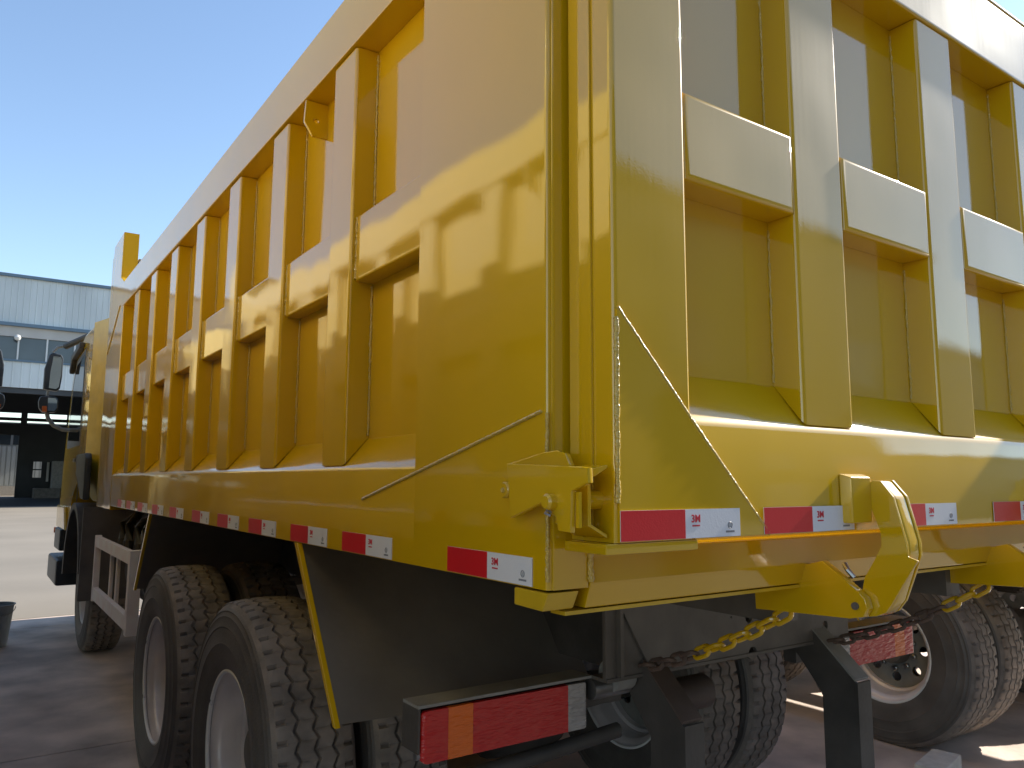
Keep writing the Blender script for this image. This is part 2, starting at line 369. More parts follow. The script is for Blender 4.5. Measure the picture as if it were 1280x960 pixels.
# ---- tailgate hooks under the sill
HX = .767
def hp(u, v): q = onX(940+u/4, 560+v/4, HX); return (q.y, q.z)
def make_hook(dx, name):
    br = plate(name, [hp(*p) for p in ((45,680),(52,797),(300,822),(520,845),(585,838),(605,800),(590,750),(560,718),(470,640),(380,566),(200,600))], [circ(*hp(549,785), .0085, 16)], .020, PAINT, T,
          Matrix.Translation((HX-.012+dx,0,0)) @ M_YZ, .0015)
    MB().prism([hp(*p) for p in ((525,842),(560,846),(622,842),(668,825),(700,780),(770,660),(828,565),(778,545),(772,480),(704,245),(640,165),(600,163),(575,180),(566,205),(590,290),(640,420),(645,490),(610,560),(560,650),(548,720))], 'x', HX+.001+dx, HX+.008+dx).build('hook_cheek', PAINT, br, bevel=.0015)
    outer = [hp(*p) for p in ((525,842),(622,842),(668,825),(708,770),(778,545),(772,470),(704,245),(635,165),(605,163),(578,182),(640,418),(650,490),(560,650))]
    MB().prism(outer, 'x', HX+.0085+dx, HX+.050+dx).build('hook', PAINT, br, bevel=.006, seg=2)
    MB().prism([hp(*p) for p in ((525,842),(622,842),(668,825),(708,770),(782,548),(776,470),(708,242),(637,160),(600,160),(572,182),(640,420),(648,490),(560,650))], 'x', HX+.0505+dx, HX+.058+dx).build('hook_cheek', PAINT, br, bevel=.0015)
    q = hp(549,785); MB().lathe([(-.01,0),(-.01,.008),(.105,.008),(.105,0)], 16, (HX-.018+dx,q[0],q[1])).build('pivot_pin', CHASS, br)
    q = hp(470,610); MB().tube([(HX+.012+dx,q[0]+.01,q[1]+.012),(HX+.006+dx,q[0],q[1]),(HX+.010+dx,q[0]-.012,q[1]-.016)], .006, 8).build('return_spring', STEEL, br)
    MB().box(HX+.000+dx, HX+.058+dx, .012, .13, 1.235, 1.30).build('bracket_block', PAINTD, br, bevel=.003)
    # stop block welded to the tailgate face
    a = onY(1064, 594, -.158); b = onY(1100, 653, -.158)
    MB().hexa([(a.x+dx,-.158,b.z),(a.x+.075+dx,-.158,b.z),(a.x+.085+dx,YT-.0005,b.z),(a.x-.004+dx,YT-.0005,b.z),
               (a.x+dx,-.158,a.z-.004),(a.x+.075+dx,-.158,a.z-.004),(a.x+.085+dx,YT-.0005,a.z+.004),(a.x-.004+dx,YT-.0005,a.z+.004)]).build('stop_block', PAINT, br, bevel=.004)
    return br
make_hook(0, 'tailgate_hook'); make_hook(.978-.073, 'tailgate_hook')

# ---- safety chains from the hook brackets down to the chassis
def link_mesh(L=.030, W_=.0135, r=.0062):
    pts = []
    for i in range(9): t = -math.pi/2+math.pi*i/8; pts.append((L/2+W_*math.cos(t), W_*math.sin(t), 0))
    for i in range(9): t = math.pi/2+math.pi*i/8; pts.append((-L/2+W_*math.cos(t), W_*math.sin(t), 0))
    return pts, r
LP, LR = link_mesh()
lm_y = MB().tube(LP, LR, 8, True).build('chain_link', PAINT).data; bpy.data.objects.remove(bpy.data.objects['chain_link'])
lm_r = lm_y.copy(); lm_r.materials.clear(); lm_r.materials.append(RUST)
def make_chain(A, B, sag, n_yellow):
    ch = empty('safety_chain', A, T); A, B = Vector(A), Vector(B)
    n = int((B-A).length/.0475)
    P = [A.lerp(B, i/n)+Vector((0,0,-sag*4*(i/n)*(1-i/n))) for i in range(n+1)]
    for i in range(n):
        o = link('chain_link', lm_y if i < n_yellow else lm_r, ch)
        d = (P[i+1]-P[i]).normalized(); q = d.to_track_quat('X', 'Z')
        tw = Matrix.Rotation(R_((20 if i % 2 else 110)+random.uniform(-12,12)), 4, 'X')
        o.matrix_local = Matrix.Translation((P[i]+P[i+1])/2-A) @ q.to_matrix().to_4x4() @ tw
make_chain((.775,.065,1.232), (.80,.60,1.00), .02, 7)
make_chain((1.685,.03,1.232), (1.66,.55,.985), .025, 3)

# ---- reflective tape strips
tm = {}
def tape_meshes():
    L, H = .305, .0515
    def strip(x0, x1, m, nm): 
        o = MB().box(x0, x1, -.0014, 0, 0, H).build(nm, m); me = o.data; bpy.data.objects.remove(o); return me
    tm['base'] = strip(0, L, TWHITE, 'tape_base')
    o = MB().box(0, L*.51, -.0018, -.0013, 0.0003, H-.0003).build('red_patch', TRED); tm['red'] = o.data; bpy.data.objects.remove(o)
    me = text_mesh('3M', .019, .0004); me.transform(Matrix.Translation((L*.60,-.0018,H*.66)) @ Matrix.Rotation(R_(90),4,'X')); me.materials.clear(); me.materials.append(INKR); tm['logo'] = me
    b = MB()
    for i, (dx, w) in enumerate(((-.0095,.0045),(-.0042,.005),(.0016,.0036),(.006,.0042))): b.box(L*.60+dx, L*.60+dx+w, -.0018, -.0014, H*.40, H*.455)
    o = b.build('small_print', INKR); tm['print'] = o.data; bpy.data.objects.remove(o)
    b = MB().tube([(L*.905+.0058*math.cos(t*math.pi/12), -.0016, H*.40+.0058*math.sin(t*math.pi/12)) for t in range(24)], .0007, 4, True)
    for k in (-.003,-.001,.001,.003): b.box(L*.905-.0038, L*.905+.0038, -.0018, -.0014, H*.40+k-.0004, H*.40+k+.0004)
    for i in range(7): b.box(L*.905-.012+i*.0035, L*.905-.012+i*.0035+.0024, -.0018, -.0014, H*.14, H*.21)
    o = b.build('emblem', INKG); tm['emblem'] = o.data; bpy.data.objects.remove(o)
tape_meshes()
def tape(loc, rz):
    o = link('reflective_tape', tm['base'], T); o.location = loc; o.rotation_euler = (0,0,rz)
    for nm, k in (('red_patch','red'),('logo','logo'),('small_print','print'),('emblem','emblem')): link(nm, tm[k], o)
for x in (.051, .428, .882, 1.386, 1.79, 2.14): tape((x, YT-.0048 if x < .3 or x > 2.1 else YT-.0022 if x > .5 else YT-.0049, 1.4365), 0)
side_px = [560, 428, 363.5, 311, 272, 240, 212, 190, 172, 158, 147]
side_y = [onX(u, 632+.1956*(u-137), 0).y for u in side_px]
for y in side_y:
    tape((-.0006, y, ZB+.0022), R_(-90)); tape((WID+.0006, y-.305, ZB+.0022), R_(90))

# ---- wheels
R0, HW = .556, .155
def tyre_mesh(name):
    NP, SUB = 56, 6; n = NP*SUB
    side = [(.012,.292),(-.010,.300),(-.020,.318),(-.031,.350),(-.036,.395),(-.0385,.400),(-.036,.405),(-.0355,.440),(-.033,.455),(-.0355,.460),(-.033,.466),(-.027,.490),(-.0285,.497),(-.024,.503),(-.0215,.512),(-.023,.517),(-.016,.526),(-.002,.541)]
    side = [(x+.035-HW, r) for x, r in side]
    groove = [-.062, 0, .062]; gw = .0045; amp = .008
    cols = [(x, r, None) for x, r in side]
    crown = []
    def rr(x): return R0-.010*(abs(x)/.125)**2.5
    crown.append((-.125,'e')); crown.append((-.118,'s')); crown.append((-.095,'s')); crown.append((-.092,'n')); crown.append((-.080,'n'))
    for gx in groove:
        crown += [(gx-gw-.002,'z'), (gx-gw,'g'), (gx+gw,'g'), (gx+gw+.002,'z')]
        crown += [(gx+.0305-.001,'m')] if gx < .06 else []
    crown += [(.080,'n'),(.092,'n'),(.095,'s'),(.118,'s'),(.125,'e')]
    vs = []; fs = []
    ncol = len(side)*2+len(crown)
    for j in range(n):
        t = 2*math.pi*j/n; ph = j % SUB; pit = j//SUB
        c, s = math.cos(t), math.sin(t); ring = [(x, r) for x, r in side]
        tri = (abs(ph-SUB/2)/(SUB/2)-.5)*2
        for x, k in crown:
            r = rr(x); xx = x
            if k in 'zg': xx += amp*tri
            if k == 'g': r -= .015
            if k == 'e': r -= .004
            if k in 'es':
                sh = ph if x < 0 else (ph+3) % SUB
                if sh == 0: r -= .014
            if k == 'n': 
                sh = ph if x < 0 else (ph+3) % SUB
                if sh == 0: r -= .006
            if k == 'm' and ph == (0 if x < 0 else 3): r -= .011
            ring.append((xx, r))
        ring += [(-x, r) for x, r in reversed(side)]
        for x, r in ring: vs.append((x, r*c, max(r*s, -.535)))
    for j in range(n):
        a = j*ncol; b = ((j+1) % n)*ncol
        for i in range(ncol-1): fs.append((a+i, a+i+1, b+i+1, b+i))
    me = bpy.data.meshes.new(name); me.from_pydata(vs, [], fs)
    for p in me.polygons: p.use_smooth = True
    me.set_sharp_from_angle(angle=R_(32)); me.materials.append(RUBBER); me.materials.append(TREADM)
    k0 = len(side)-2; 
    for idx, p in enumerate(me.polygons):
        i = idx % (ncol-1)
        if k0 <= i < ncol-1-k0: p.material_index = 1
    return me
def tmp_mesh(o): me = o.data; bpy.data.objects.remove(o); return me
TY = tyre_mesh('tyre')
# deep dished rear rim (outer wheel of a pair); local x: outboard is -x, tyre centred on 0
FX = -HW+.030
RIM_OUT = tmp_mesh(MB().lathe([(FX+.004,.290),(FX-.006,.300),(FX-.003,.305),(FX+.004,.302),(FX+.012,.286),(FX+.03,.266),(FX+.045,.262),(FX+.11,.256),(FX+.125,.238),(FX+.20,.236),(FX+.235,.262),(FX+.25,.302),(FX+.243,.306),(FX+.225,.27),(FX+.13,.246),(FX+.06,.27),(FX+.02,.287)], 72, close=False).build('rim', RIM))
FL = tmp_mesh(MB().tube([(FX-.002,.3005*math.cos(2*math.pi*i/72),.3005*math.sin(2*math.pi*i/72)) for i in range(72)], .0085, 8, True).build('rim_flange', RIMW))
DISC = tmp_mesh(plate('disc', circ(0,0,.240,64), [circ(.175*math.cos(2*math.pi*i/8),.175*math.sin(2*math.pi*i/8),.030,16) for i in range(8)]+[circ(0,0,.10,32)], .012, GREYP, None, M_YZ, .002))
HUB = tmp_mesh(MB().lathe([(.06,.10),(-.02,.098),(-.06,.092),(-.085,.085),(-.092,.07),(-.092,.0)], 32, close=False).build('hub', CHASS))
NUT = tmp_mesh(MB().lathe([(0,.017),(-.022,.017),(-.026,.012),(-.042,.011),(-.042,0)], 8, close=False).build('wheel_nut', STEEL))
def wheel(x, y, outboard_left, dished, name='wheel'):
    """dished +1: disc far inboard (outer of a pair), -1: disc towards outboard (front or inner wheel)"""
    w = empty(name, (x, y, .535), T); w.rotation_euler = (0,0,0 if outboard_left else math.pi)
    link('tyre', TY, w); 
    flip = dished < 0
    r = link('rim', RIM_OUT, w); 
    if flip: r.rotation_euler = (0,0,math.pi)
    for s in ((0, math.pi) if True else (0,)):
        f = link('rim_flange', FL, w); f.rotation_euler = (0,0,s)
    dxx = FX+.165 if dished > 0 else -(FX+.165)
    d = link('disc', DISC, w); d.location = (dxx,0,0)
    if dished > 0 or name == 'front_wheel':
        h = link('hub', HUB, w); h.location = (dxx,0,0)
        for i in range(10):
            t = 2*math.pi*(i+.5)/10; k = link('wheel_nut', NUT, w); k.location = (dxx-.008, .125*math.cos(t), .125*math.sin(t))
    return w
for y in (1.90, 3.25):
    for lft in (True, False):
        sx = lambda x: x if lft else WID-x
        wheel(sx(-.033+HW), y, lft, 1); wheel(sx(-.033+HW+.345), y, lft, -1)
    ax = MB().lathe([(.45,.07),(.9,.085),(1.0,.12),(1.08,.20),(1.25,.22),(1.42,.20),(1.5,.12),(1.6,.085),(2.05,.07)], 24, (0,y,.535)).build('axle', BLACK, T)
for lft in (True, False):
    wheel(.06+HW if lft else WID-.06-HW, 7.10, lft, -1, 'front_wheel')
MB().box(.35, 2.15, 7.04, 7.16, .44, .53).build('front_axle', BLACK, T, bevel=.02)

# ---- chassis
fr = MB().box(.815, .823, .62, 8.8, .965, 1.19).build('chassis_frame', BLACK, T)
for x0 in (.824, 1.60):
    MB().box(x0, x0+.075, .62, 8.8, 1.182, 1.19).build('frame_flange', BLACK, fr); MB().box(x0, x0+.075, .62, 8.8, .965, .973).build('frame_flange', BLACK, fr)
MB().box(1.677, 1.685, .62, 8.8, .965, 1.19).build('frame_web', BLACK, fr)
for y in (1.3, 2.575, 4.4, 5.6): MB().box(.824, 1.676, y, y+.08, .99, 1.17).build('cross_member', BLACK, fr)
bx = lambda u, v, y=.60: (onY(u, v, y).x, onY(u, v, y).z)
plate('rear_beam', [(.66,.985),(.66,1.215),(1.84,1.215),(1.84,.985)], [circ(*bx(815,790), .021), circ(*bx(934,771), .019), circ(*bx(939,816), .021), circ(1.55,1.15,.017), circ(1.70,1.10,.017), circ(1.70,1.03,.017), circ(*bx(838,780), .005), circ(*bx(912,771), .005), circ(*bx(885,833), .005)], .012, CHASS, fr, Matrix.Translation((0,.60,0)) @ M_XZ, .001)
MB().box(.66, 1.84, .606, .66, 1.206, 1.2145).build('rear_beam_flange', CHASS, fr); MB().box(.66, 1.84, .590, .66, .974, .984).build('rear_beam_flange', CHASS, fr)
MB().box(.70, .712, .575, .593, .985, 1.21).build('beam_stiffener', CHASS, fr)
MB().prism([(.69,1.212),(.82,1.0),(.94,1.0),(.94,1.212)], 'y', .583, .5925).build('beam_doubler', CHASS, fr, bevel=.002)
for x0, m_ in ((.80, BROWN), (1.625, GREYP)):
    pb = MB().prism([(.71,1.06),(.655,1.075),(.44,.875),(.44,.40),(.565,.40),(.565,.815),(.66,.93),(.71,.955)], 'x', x0, x0+.012).build('tail_bracket', BLACK, T, bevel=.002)
    MB().hexa([(x0-.002,.655,1.078),(x0+.075,.655,1.078),(x0+.075,.44,.878),(x0-.002,.44,.878),(x0-.002,.662,1.086),(x0+.075,.662,1.086),(x0+.075,.437,.886),(x0-.002,.437,.886)]).build('sloping_flange', m_, pb, bevel=.001)
    MB().box(x0-.002, x0+.075, .430, .4385, .40, .875).build('post_flange', BLACK, pb, bevel=.001)
ub = MB().box(.25, 2.25, .40, .429, .36, .46).build('underrun_bar', GUARD, T, bevel=.008)
MB().lathe([(0,.0),(0,.046),(.012,.052),(.20,.052),(.20,0)], 24, (.93,.66,.875)).build('pivot_tube', BROWN, fr)
MB().lathe([(0,.0),(0,.03),(.14,.03),(.14,0)], 20, (.655,.66,.945)).build('spring_pin', STEEL, fr)
MB().lathe([(0,.0),(0,.045),(.07,.045),(.07,0)], 20, (.72,.65,.975)).build('pin_collar', GREYP, fr)
MB().tube([(.3,.75,.75),(.55,.73,.77),(.80,.70,.80)], .022, 12).build('stay_bar', BLACK, fr)
for x in (.72, 1.72):
    for i in range(6): MB().box(x, x+.09, 1.75-.02*i+.1, 3.40+.02*i-.1, .74+.018*i, .756+.018*i).build('spring_leaf', BLACK, fr)

# ---- flaps in front of and behind the rear wheels
for mir in (False, True):
    for y0, y1 in ((1.277, .93), (3.70, 4.05)):
        nx = .014*(1 if y1 < y0 else -1)
        f = MB().hexa([(.012,y1,.888),(.90,y1,.858),(.90,y1+.006,.858),(.012,y1+.006,.888),(.012,y0,1.343),(.90,y0,1.343),(.90,y0+.006,1.343),(.012,y0+.006,1.343)]).build('mud_flap', FLAP, T, mir=mir)
        MB().hexa([(-.004,y1-.006,.880),(.012,y1-.006,.880),(.012,y1+.012,.880),(-.004,y1+.012,.880),(-.004,y0-.006,1.3435),(.012,y0-.006,1.3435),(.012,y0+.022,1.3435),(-.004,y0+.022,1.3435)]).build('flap_edge', PAINT, f, bevel=.002, mir=mir)
    # sheet above the wheels
    MB().box(.30, .90, 1.30, 3.70, 1.30, 1.308).build('wheel_house', FLAP, T, mir=mir)

# ---- tail lamps
for mir in (False, True):
    zc = .905; tl = MB().box(.112, .636, .664, .70, .848, .968).build('tail_lamp', BLACK, T, bevel=.006, mir=mir)
    for a, b, m_, nm in ((.108,.182,LRED,'red_lens'),(.1825,.255,LAMB,'amber_lens'),(.2555,.567,LRED,'red_lens'),(.5675,.641,LCLR,'clear_lens')):
        ends = .1081 if a < .11 else (.6409 if b > .64 else None)
        MB().box(a, b, .648, .6635, .846, .970).build(nm, m_, tl, bevel=.018, seg=3, mir=mir, pred=lambda c, d, e=ends: e is not None and abs(d.y) > .9 and abs(c.x-e) < .01 or (c.y < .65 and e is not None and abs(c.x-e) < .01))
    MB().box(.100, .66, .655, .74, .976, .984).build('lamp_shelf', GREYP, tl, bevel=.001, mir=mir); MB().box(.100, .106, .655, .74, .87, .9755).build('lamp_shelf_end', BLACK, tl, mir=mir)
    MB().box(.30, .82, .705, .76, .88, .94).build('lamp_bracket', BLACK, tl, bevel=.003, mir=mir)
    MB().lathe([(0,.010),(.02,.010),(.02,.006),(.03,.006)], 8, (.10,.668,.862)).build('lamp_bolt', STEEL, tl, mir=mir)

# ---- side guards, tanks, hoses between the axles
for mir in (False, True):
    sg = MB().box(.012, .05, 4.36, 5.95, 1.000, 1.082).build('side_guard', GUARD, T, bevel=.004, mir=mir)
    MB().box(.012, .05, 4.36, 5.95, .590, .685).build('guard_rail', GUARD, sg, bevel=.004, mir=mir)
    MB().box(.004, .075, 4.29, 4.358, .572, 1.092).build('guard_post', GUARD, sg, bevel=.004, mir=mir)
    MB().box(.008, .054, 5.952, 5.99, .575, 1.09).build('guard_post', GUARD, sg, bevel=.004, mir=mir)
    for y in (5.1, 5.4): MB().box(.052, .075, y, y+.05, .60, 1.07).build('guard_strut', GUARD, sg, bevel=.003, mir=mir)
    tk = MB().lathe([(4.5,.0),(4.5,.22),(4.53,.25),(5.55,.25),(5.58,.22),(5.58,.0)], 32, (.42,0,.86), 'y').build('fuel_tank', TANK if mir else BLACK, T, mir=mir)
    for y in (4.75, 5.3): MB().tube([(.42+.256*math.cos(t*math.pi/12), y, .86+.256*math.sin(t*math.pi/12)) for t in range(24)], .008, 6, True).build('tank_strap', STEEL, tk, mir=mir)
    for i, (y, z) in enumerate(((4.30,.92),(4.30,.70))):
        MB().lathe([(-.0,.0),(0,.06),(.02,.09),(.36,.09),(.38,.06),(.38,0)], 24, (.12,y-.12,z)).build('air_cylinder', TANK, T, mir=mir)
hose = MB()
for i, (y, h) in enumerate(((4.55,1.27),(4.85,1.24),(5.25,1.28),(5.55,1.24))):
    MB().tube([(.15,y,.95),(.14,y+.02,1.08),(.16,y+.10,1.19),(.24,y+.2,h),(.40,y+.28,h+.02),(.6,y+.3,1.2)], .028 if i % 2 else .036, 10).build('air_hose', HOSE, T)
MB().lathe([(0,0),(0,.12),(.05,.15),(.5,.15),(.55,.12),(.55,0)], 24, (.30,4.35,1.14), 'y').build('air_filter', TANK, T)

# ---- cab
X0 = -.004
cab_prof = [(6.95,1.49),(6.95,2.985),(7.6,3.0),(8.30,2.93),(8.62,2.60),(8.92,1.86),(9.02,1.40),(9.02,1.06),(7.95,1.06),(7.80,1.34),(7.45,1.50),(7.0,1.50)]
cab = MB().prism(cab_prof, 'x', X0, WID-X0).build('cab', PAINT, T, bevel=.05, seg=4, pred=lambda c, d: abs(d.x) < .5 and c.z > 1.6 and c.y > 7.0)
rp = [(6.32,1.32),(6.32,2.86),(6.42,2.97),(6.948,2.985),(6.948,1.49),(6.66,1.34)]
rb = MB().prism(rp, 'x', 0, 1)
rb.v = [((X0+.12*(6.95-y)/.63 if x < .5 else WID-X0-.12*(6.95-y)/.63), y, z) for x, y, z in rb.v]
rb.build('rear_panel', PAINTD, cab, bevel=.02, seg=2, pred=lambda c, d: c.y < 6.5)
for mir in (False, True):
    xx = X0
    MB().prism([(7.50,1.90),(7.52,2.76),(8.22,2.72),(8.42,2.50),(8.60,1.95)], 'x', xx-.004, xx+.003).build('door_window', GLASS, cab, mir=mir)
    MB().prism([(7.44,1.86),(7.47,2.82),(8.25,2.78),(8.47,2.52),(8.66,1.90),(8.63,1.86)], 'x', xx-.0025, xx+.002).build('window_seal', BLACK, cab, mir=mir)
    MB().prism([(7.36,1.32),(7.36,2.84),(7.375,2.84),(7.375,1.32)], 'x', xx-.0015, xx+.002).build('door_seam', BLACK, cab, mir=mir)
    MB().box(xx-.035, xx-.02, 7.46, 7.62, 1.70, 1.735).build('door_handle', PLAST, cab, bevel=.006, mir=mir)
    MB().box(xx-.002, xx+.002, 7.43, 7.64, 1.66, 1.77).build('handle_recess', BLACK, cab, mir=mir)
    MB().prism([(6.40,1.36),(6.40,1.72),(6.46,1.76),(6.98,1.76),(7.10,1.58),(6.90,1.52),(6.62,1.37)], 'x', xx-.055, xx-.001).build('fender_cap', PLAST, cab, bevel=.015, mir=mir)
    arch = [(7.1+.66*math.cos(R_(a)), .62+.70*math.sin(R_(a))) for a in range(0, 171, 10)]
    arch_in = [(7.1+.60*math.cos(R_(a)), .62+.64*math.sin(R_(a))) for a in range(170, -1, -10)]
    MB().prism(arch+arch_in, 'x', xx-.045, .50).build('wheel_arch', BLACK, cab, mir=mir)
    MB().box(xx-.04, .52, 6.40, 6.43, .52, 1.30).build('mud_flap', RUBBER, cab, bevel=.006, mir=mir)
    st = MB().box(xx-.07, .40, 8.10, 9.06, .46, .72).build('bumper_step', PLAST, cab, bevel=.025, mir=mir)
    MB().box(xx-.05, .30, 8.2, 8.75, .80, 1.02).build('step_well', PLAST, cab, bevel=.02, mir=mir)
    MB().prism([(8.0,1.02),(8.9,1.02),(8.95,1.25),(8.2,1.25)], 'x', xx-.03, xx-.001).build('step_panel', PAINT, cab, bevel=.01, mir=mir)
    MB().prism([(7.65,2.90),(8.35,2.86),(8.50,2.70),(8.44,2.66),(8.28,2.80),(7.65,2.84)], 'x', xx-.05, xx-.002).build('rain_gutter', BLACK, cab, bevel=.01, mir=mir)
    MB().lathe([(0,.0),(0,.03),(.012,.032),(.02,.025),(.02,0)], 12, (xx-.05,8.86,.98)).build('side_marker', LAMB, cab, mir=mir)
    # mirrors
    YM = 8.50
    def mp(u, v, y=YM): q = onY(u, v, y); return (q.x, q.z)
    outline = [mp(*p) for p in ((62,443),(66,440.5),(77,443),(79.5,448),(78,470),(75,486),(71,489),(54,486),(56,460))]
    mr = MB().prism(outline, 'y', YM, YM+.10).build('door_mirror', PLAST, T, bevel=.014, seg=2, mir=mir)
    gl = [mp(*p) for p in ((67,445),(76,446.5),(77.5,450),(76,470),(73.3,484),(70,486.5),(61,485),(63,465))]
    xm = sum(p[0] for p in gl)/len(gl); gm = MB().prism(gl, 'y', YM-.010, YM-.007)
    gm.v = [(x, y-.065*(x-xm)-.01*(z-2.55), z) for x, y, z in gm.v]; gm.build('mirror_glass', MIRR, mr, mir=mir)
    o2 = [mp(*p) for p in ((50,496),(54,494.5),(70,496),(73,500),(72.5,511),(69,515.5),(53,515),(48.5,510),(48,502))]
    MB().prism(o2, 'y', YM+.004, YM+.09).build('wide_mirror', PLAST, mr, bevel=.012, mir=mir)
    wm = MB().prism([mp(*p) for p in ((60,497),(69.5,498),(71.5,501),(71,510),(68,514),(59.5,513.5))], 'y', YM-.006, YM-.003)
    wm.v = [(x, y-.065*(x-xm), z) for x, y, z in wm.v]; wm.build('mirror_glass', MIRR, mr, mir=mir)
    a = onY(66,440,YM+.05); b = onY(72,434,YM+.05); c = onY(84,432,YM+.05); d = onY(98,428,YM-.02)
    MB().tube([a, b, c, d], .016, 10).build('mirror_arm', GREYP, mr, mir=mir)
    d = onY(82,433,YM); e = onY(116,418,YM-.3)
    MB().tube([d, e], .034, 10).build('arm_shroud', BLACK, mr, mir=mir)
    a = onY(60,489,YM+.05); b = onY(59,496,YM+.05); MB().tube([a, b], .014, 8).build('mirror_arm', GREYP, mr, mir=mir)
    pts = [onY(u, v, YM+.04-.002*(u-58)) for u, v in ((58,514),(60,523),(67,532),(78,537),(96,538))]
    MB().tube(pts, .022, 10).build('mirror_arm', GREYP, mr, mir=mir)
    o3 = [mp(u, v) for u, v in ((52.5,507.5),(58.5,507.5),(58.5,515),(52.5,515))]
    MB().prism(o3, 'y', YM-.012, YM+.003).build('turn_signal', LAMB, mr, bevel=.003, mir=mir)
MB().prism([(8.66,2.56),(8.935,1.87),(8.945,1.88),(8.67,2.57)], 'x', .18, 2.32).build('windscreen', GLASS, cab)
MB().box(.10, 2.40, 9.025, 9.10, .46, .92).build('bumper', PLAST, cab, bevel=.03)
MB().box(.45, 2.05, 9.022, 9.04, 1.1, 1.7).build('grille', BLACK, cab, bevel=.006)
for x in (.18, 1.95): MB().box(x, x+.37, 9.101, 9.115, .66, .84).build('headlight', LCLR, cab, bevel=.004)

tag(T, 'glossy yellow dump truck with ribbed tailgate, hook and hanging chains', 'truck', 'dump trucks parked side by side')
TR = copy_tree(T); TR.location = (WID+1.26, -.30, 0)
tag(TR, 'truck beyond the tailgate, only its rear wheel with white-edged rim showing', 'truck')
TL = copy_tree(T); TL.location = (-WID-.93, 0, 0)
def repaint(o, a, b):
    for sl in o.material_slots:
        if sl.material == a: sl.link = 'OBJECT'; sl.material = b
    for ch in o.children: repaint(ch, a, b)
repaint(TL, PAINT, PALE); repaint(TL, PAINTD, PALE)
tag(TL, 'neighbouring truck of which only the edge of a black door mirror shows', 'truck')

# ================================================================== SMALL THINGS ON THE GROUND
bk = empty('bucket', (-.578, 7.68, 0))
MB().lathe([(0,.0),(0,.118),(.005,.122),(.36,.155),(.372,.163),(.378,.163),(.380,.155),(.30,.147),(.015,.115),(.015,0)], 40, axis='z', close=False).build('body', BUCK, bk)
MB().tube([(.163*math.cos(t*math.pi/20), .163*math.sin(t*math.pi/20), .376) for t in range(40)], .006, 8, True).build('rolled_rim', BUCK, bk)
MB().tube([(.165*math.cos(t*math.pi/14), -.02-.13*math.sin(t*math.pi/14), .35-.07*math.sin(t*math.pi/14)) for t in range(15)], .004, 6).build('handle', STEEL, bk)
tag(bk, 'grey metal bucket standing on the shaded concrete beside the trucks', 'bucket')
wb = MB().box(-.16, .16, -.07, .07, 0, .13).build('block', TIMBER, bevel=.008, seg=2)
p = onZ(1165, 948, .13); wb.location = (p.x+.02, p.y-.02, 0); wb.rotation_euler = (0,0,R_(12))
tag(wb, 'short pale block lying on the ground near the far wheel', 'block')

# ================================================================== FACTORY HALL
FB = empty('factory_hall', (10, 48.9, 0))
YB = 48.9
def bz(v, u=0): return onY(u, v, YB).z
zr, zg, zw1, zw0, zo = bz(344), bz(402), bz(419), bz(448), bz(483)
BX0, BX1 = -30, 46
def clad(z0, z1, y, pitch, depth, m_, nm, x0=BX0, x1=BX1):
    b = MB(); n = int((x1-x0)/pitch); pr = []
    for i in range(n):
        x = x0+i*pitch; pr += [(x,0),(x+pitch*.78,0),(x+pitch*.84,-depth),(x+pitch*.94,-depth)]
    pr.append((x0+n*pitch,0)); k = len(pr)
    vs = [(px, y+py, z0) for px, py in pr]+[(px, y+py, z1) for px, py in pr]
    b.add(vs, [(i, i+1, k+i+1, k+i) for i in range(k-1)])
    o = b.build(nm, m_, FB, smooth=0, recalc=False); o.location = (-10, -48.9, 0); return o
def fbox(nm, m_, x0, x1, y0, y1, z0, z1, par=None, bev=0):
    o = MB().box(x0-10, x1-10, y0-48.9, y1-48.9, z0, z1).build(nm, m_, par or FB, bevel=bev); return o
clad(zg, zr, YB, .30, .04, CLAD, 'upper_cladding'); fbox('upper_backing', CLADG, BX0, BX1, YB+.02, YB+.2, zg, zr)
fbox('roof_trim', CLADB, BX0-.3, BX1+.3, YB-.15, YB+.3, zr, zr+.16); fbox('gutter', CLADB, BX0, BX1, YB-.22, YB, zg-.18, zg)
fbox('fascia', CLADG, BX0, BX1, YB-.02, YB+.2, zw1, zg-.18)
clad(zo, zw0-.1, YB, .42, .04, CLAD, 'lower_cladding'); fbox('lower_backing', CLADG, BX0, BX1, YB+.02, YB+.2, zo, zw0-.1)
fbox('window_sill', CLADB, BX0, BX1, YB-.10, YB+.15, zw0-.1, zw0)
wx = [BX0+1.36*i for i in range(int((BX1-BX0)/1.36)+1)]
off = onY(22, 440, YB).x; sh = (off-BX0) % 1.36
for i, x in enumerate(wx):
    xa = x+sh-1.36+.05; xb = xa+1.28
    if xa < BX0: continue
    w = fbox('window', PANE, xa, xb, YB+.10, YB+.12, zw0, zw1)
    fbox('mullion', WFRAME, xb, xb+.08, YB-.01, YB+.14, zw0, zw1, w)
for x in range(-30, 47, 6):
    fbox('column', CLADB, x-.18, x+.18, YB+.25, YB+.65, 0, zr-.3); fbox('column', CLADB, x-.15, x+.15, YB+12, YB+12.3, 0, zr-.3)
fbox('roof_sheet', ROOFM, BX0-.3, BX1+.3, YB+.3, YB+30, zr, zr+.12)
fbox('end_wall', HALL, BX0, BX0+.2, YB+.7, YB+30, 0, zr); fbox('end_wall', HALL, BX1-.2, BX1, YB+.7, YB+30, 0, zr)
q_ = onY(22, 422, YB-.3); MB().lathe([(-.17,0),(-.12,.12),(0,.17),(.12,.12),(.17,0)], 16, (q_.x-10, -.3, q_.z), 'z', close=False).build('flood_lamp', WFRAME, FB)
fbox('lintel', HALL, BX0, BX1, YB+.1, YB+.5, zo-.3, zo)
fbox('floor_edge', HALL, BX0, BX1, YB-.5, YB+29, -.01, .02)
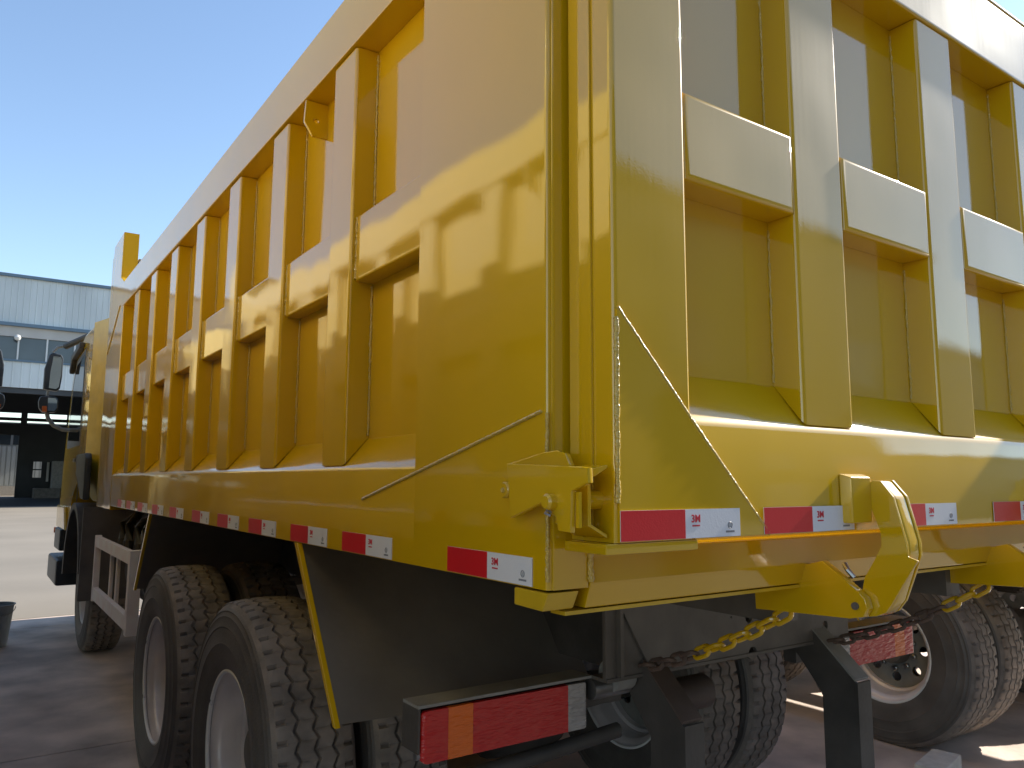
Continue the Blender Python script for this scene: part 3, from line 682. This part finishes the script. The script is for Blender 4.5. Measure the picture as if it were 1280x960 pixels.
# back wall with light strips, a doorway and a small window
YW = YB+24
q = lambda u, v: (onY(u, v, YW).x, onY(u, v, YW).z)
zs1, zs0 = q(0,515)[1], q(0,521)[1]; zt1, zt0 = q(0,525)[1], q(0,528.5)[1]
fbox('back_wall', HALL, BX0, BX1, YW, YW+.2, zs1, zr); fbox('back_wall', HALL, BX0, BX1, YW, YW+.2, zt1, zs0)
dxr, dzt = q(24,544); dxl = dxr-5.0
fbox('back_wall', HALL, BX0, dxl, YW, YW+.2, 0, zt0); fbox('back_wall', HALL, dxl, dxr, YW, YW+.2, dzt, zt0)
wl0, wh1 = q(42,577); wl1, wh0 = q(51,597)
fbox('back_wall', HALL, dxr, wl0, YW, YW+.2, 0, zt0); fbox('back_wall', HALL, wl0, wl1, YW, YW+.2, 0, wh0); fbox('back_wall', HALL, wl0, wl1, YW, YW+.2, wh1, zt0); fbox('back_wall', HALL, wl1, BX1, YW, YW+.2, 0, zt0)
fbox('window_bar', HALL, wl0, wl1, YW-.02, YW+.02, (wh0+wh1)/2-.05, (wh0+wh1)/2+.05)
for u in (31, 88): 
    xa = q(u,515)[0]; fbox('wall_post', HALL, xa-.22, xa+.22, YW-.1, YW-.01, zt0-.2, zs1+.2)
xa, za = q(60,578); fbox('white_post', WFRAME, xa-.08, xa+.08, YW-.5, YW-.3, q(60,602)[1], za)
for k in range(3): fbox('stacked_rack', CHASS, q(40,600)[0]+k*2, q(40,600)[0]+k*2+1.8, YW-3, YW-1.5, 0, .8+.3*k)
fbox('machine', GREYP, q(62,600)[0], q(95,600)[0], YW-2.4, YW-.8, .8, q(62,577)[1])
tag(FB, 'long factory hall with white ribbed cladding above a dark open bay', 'building')
AN = empty('annex_building', (-6, 86, 0))
def abox(nm, m_, x0, x1, y0, y1, z0, z1): return MB().box(x0, x1, y0, y1, z0, z1).build(nm, m_, AN)
b = MB(); n = 60
for i in range(n): b.box(-9+i*.4, -9+i*.4+.3, -.06, .0, 0.9, 4.6)
b.build('cladding', CLAD, AN); abox('wall', CLAD, -9.2, 15.2, .02, 8, 0, 6.6); abox('plinth', TIMBER, -9.2, 15.2, -.1, .015, 0, .85)
for i in range(14): abox('window', PANE, -8.8+i*1.7, -7.3+i*1.7, -.05, .015, 4.7, 6.0)
abox('roof', ROOFM, -9.6, 15.6, -.5, 8.4, 6.61, 6.8)
tag(AN, 'white ribbed building seen through the doorway at the back of the dark bay', 'building')

# ================================================================== WAREHOUSE BEHIND THE VIEWER, reflected in the tailgate paint
WH = empty('warehouse', (20, -18.5, 0))
def wbox(nm, m_, x0, x1, y0, y1, z0, z1, bev=0): return MB().box(x0, x1, y0, y1, z0, z1).build(nm, m_, WH, bevel=bev)
wbox('wall', DKWALL, -34, 16, -14, 0, 0, 12.0); wbox('wing_wall', DKWALL, 16.02, 52, -14, -1, 0, 8.5)
MB().prism([(-14.6,12.0),(.6,12.0),(.6,12.2),(-7,14.6),(-14.6,12.2)], 'x', -34.5, 16.4).build('roof', ROOFM, WH)
wbox('wing_roof', ROOFM, 16.5, 52.4, -14.4, -.6, 8.5, 8.8)
for i in range(8):
    x = -31+i*5.9; wbox('shutter_door', HALL if i % 3 else CLADG, x, x+3.6, .01, .06, 0, 4.6)
    wbox('window', PANE, x+.2, x+3.4, .01, .06, 6.0, 8.0)
tag(WH, 'long grey warehouse mirrored as a dark band in the tailgate paint', 'building')
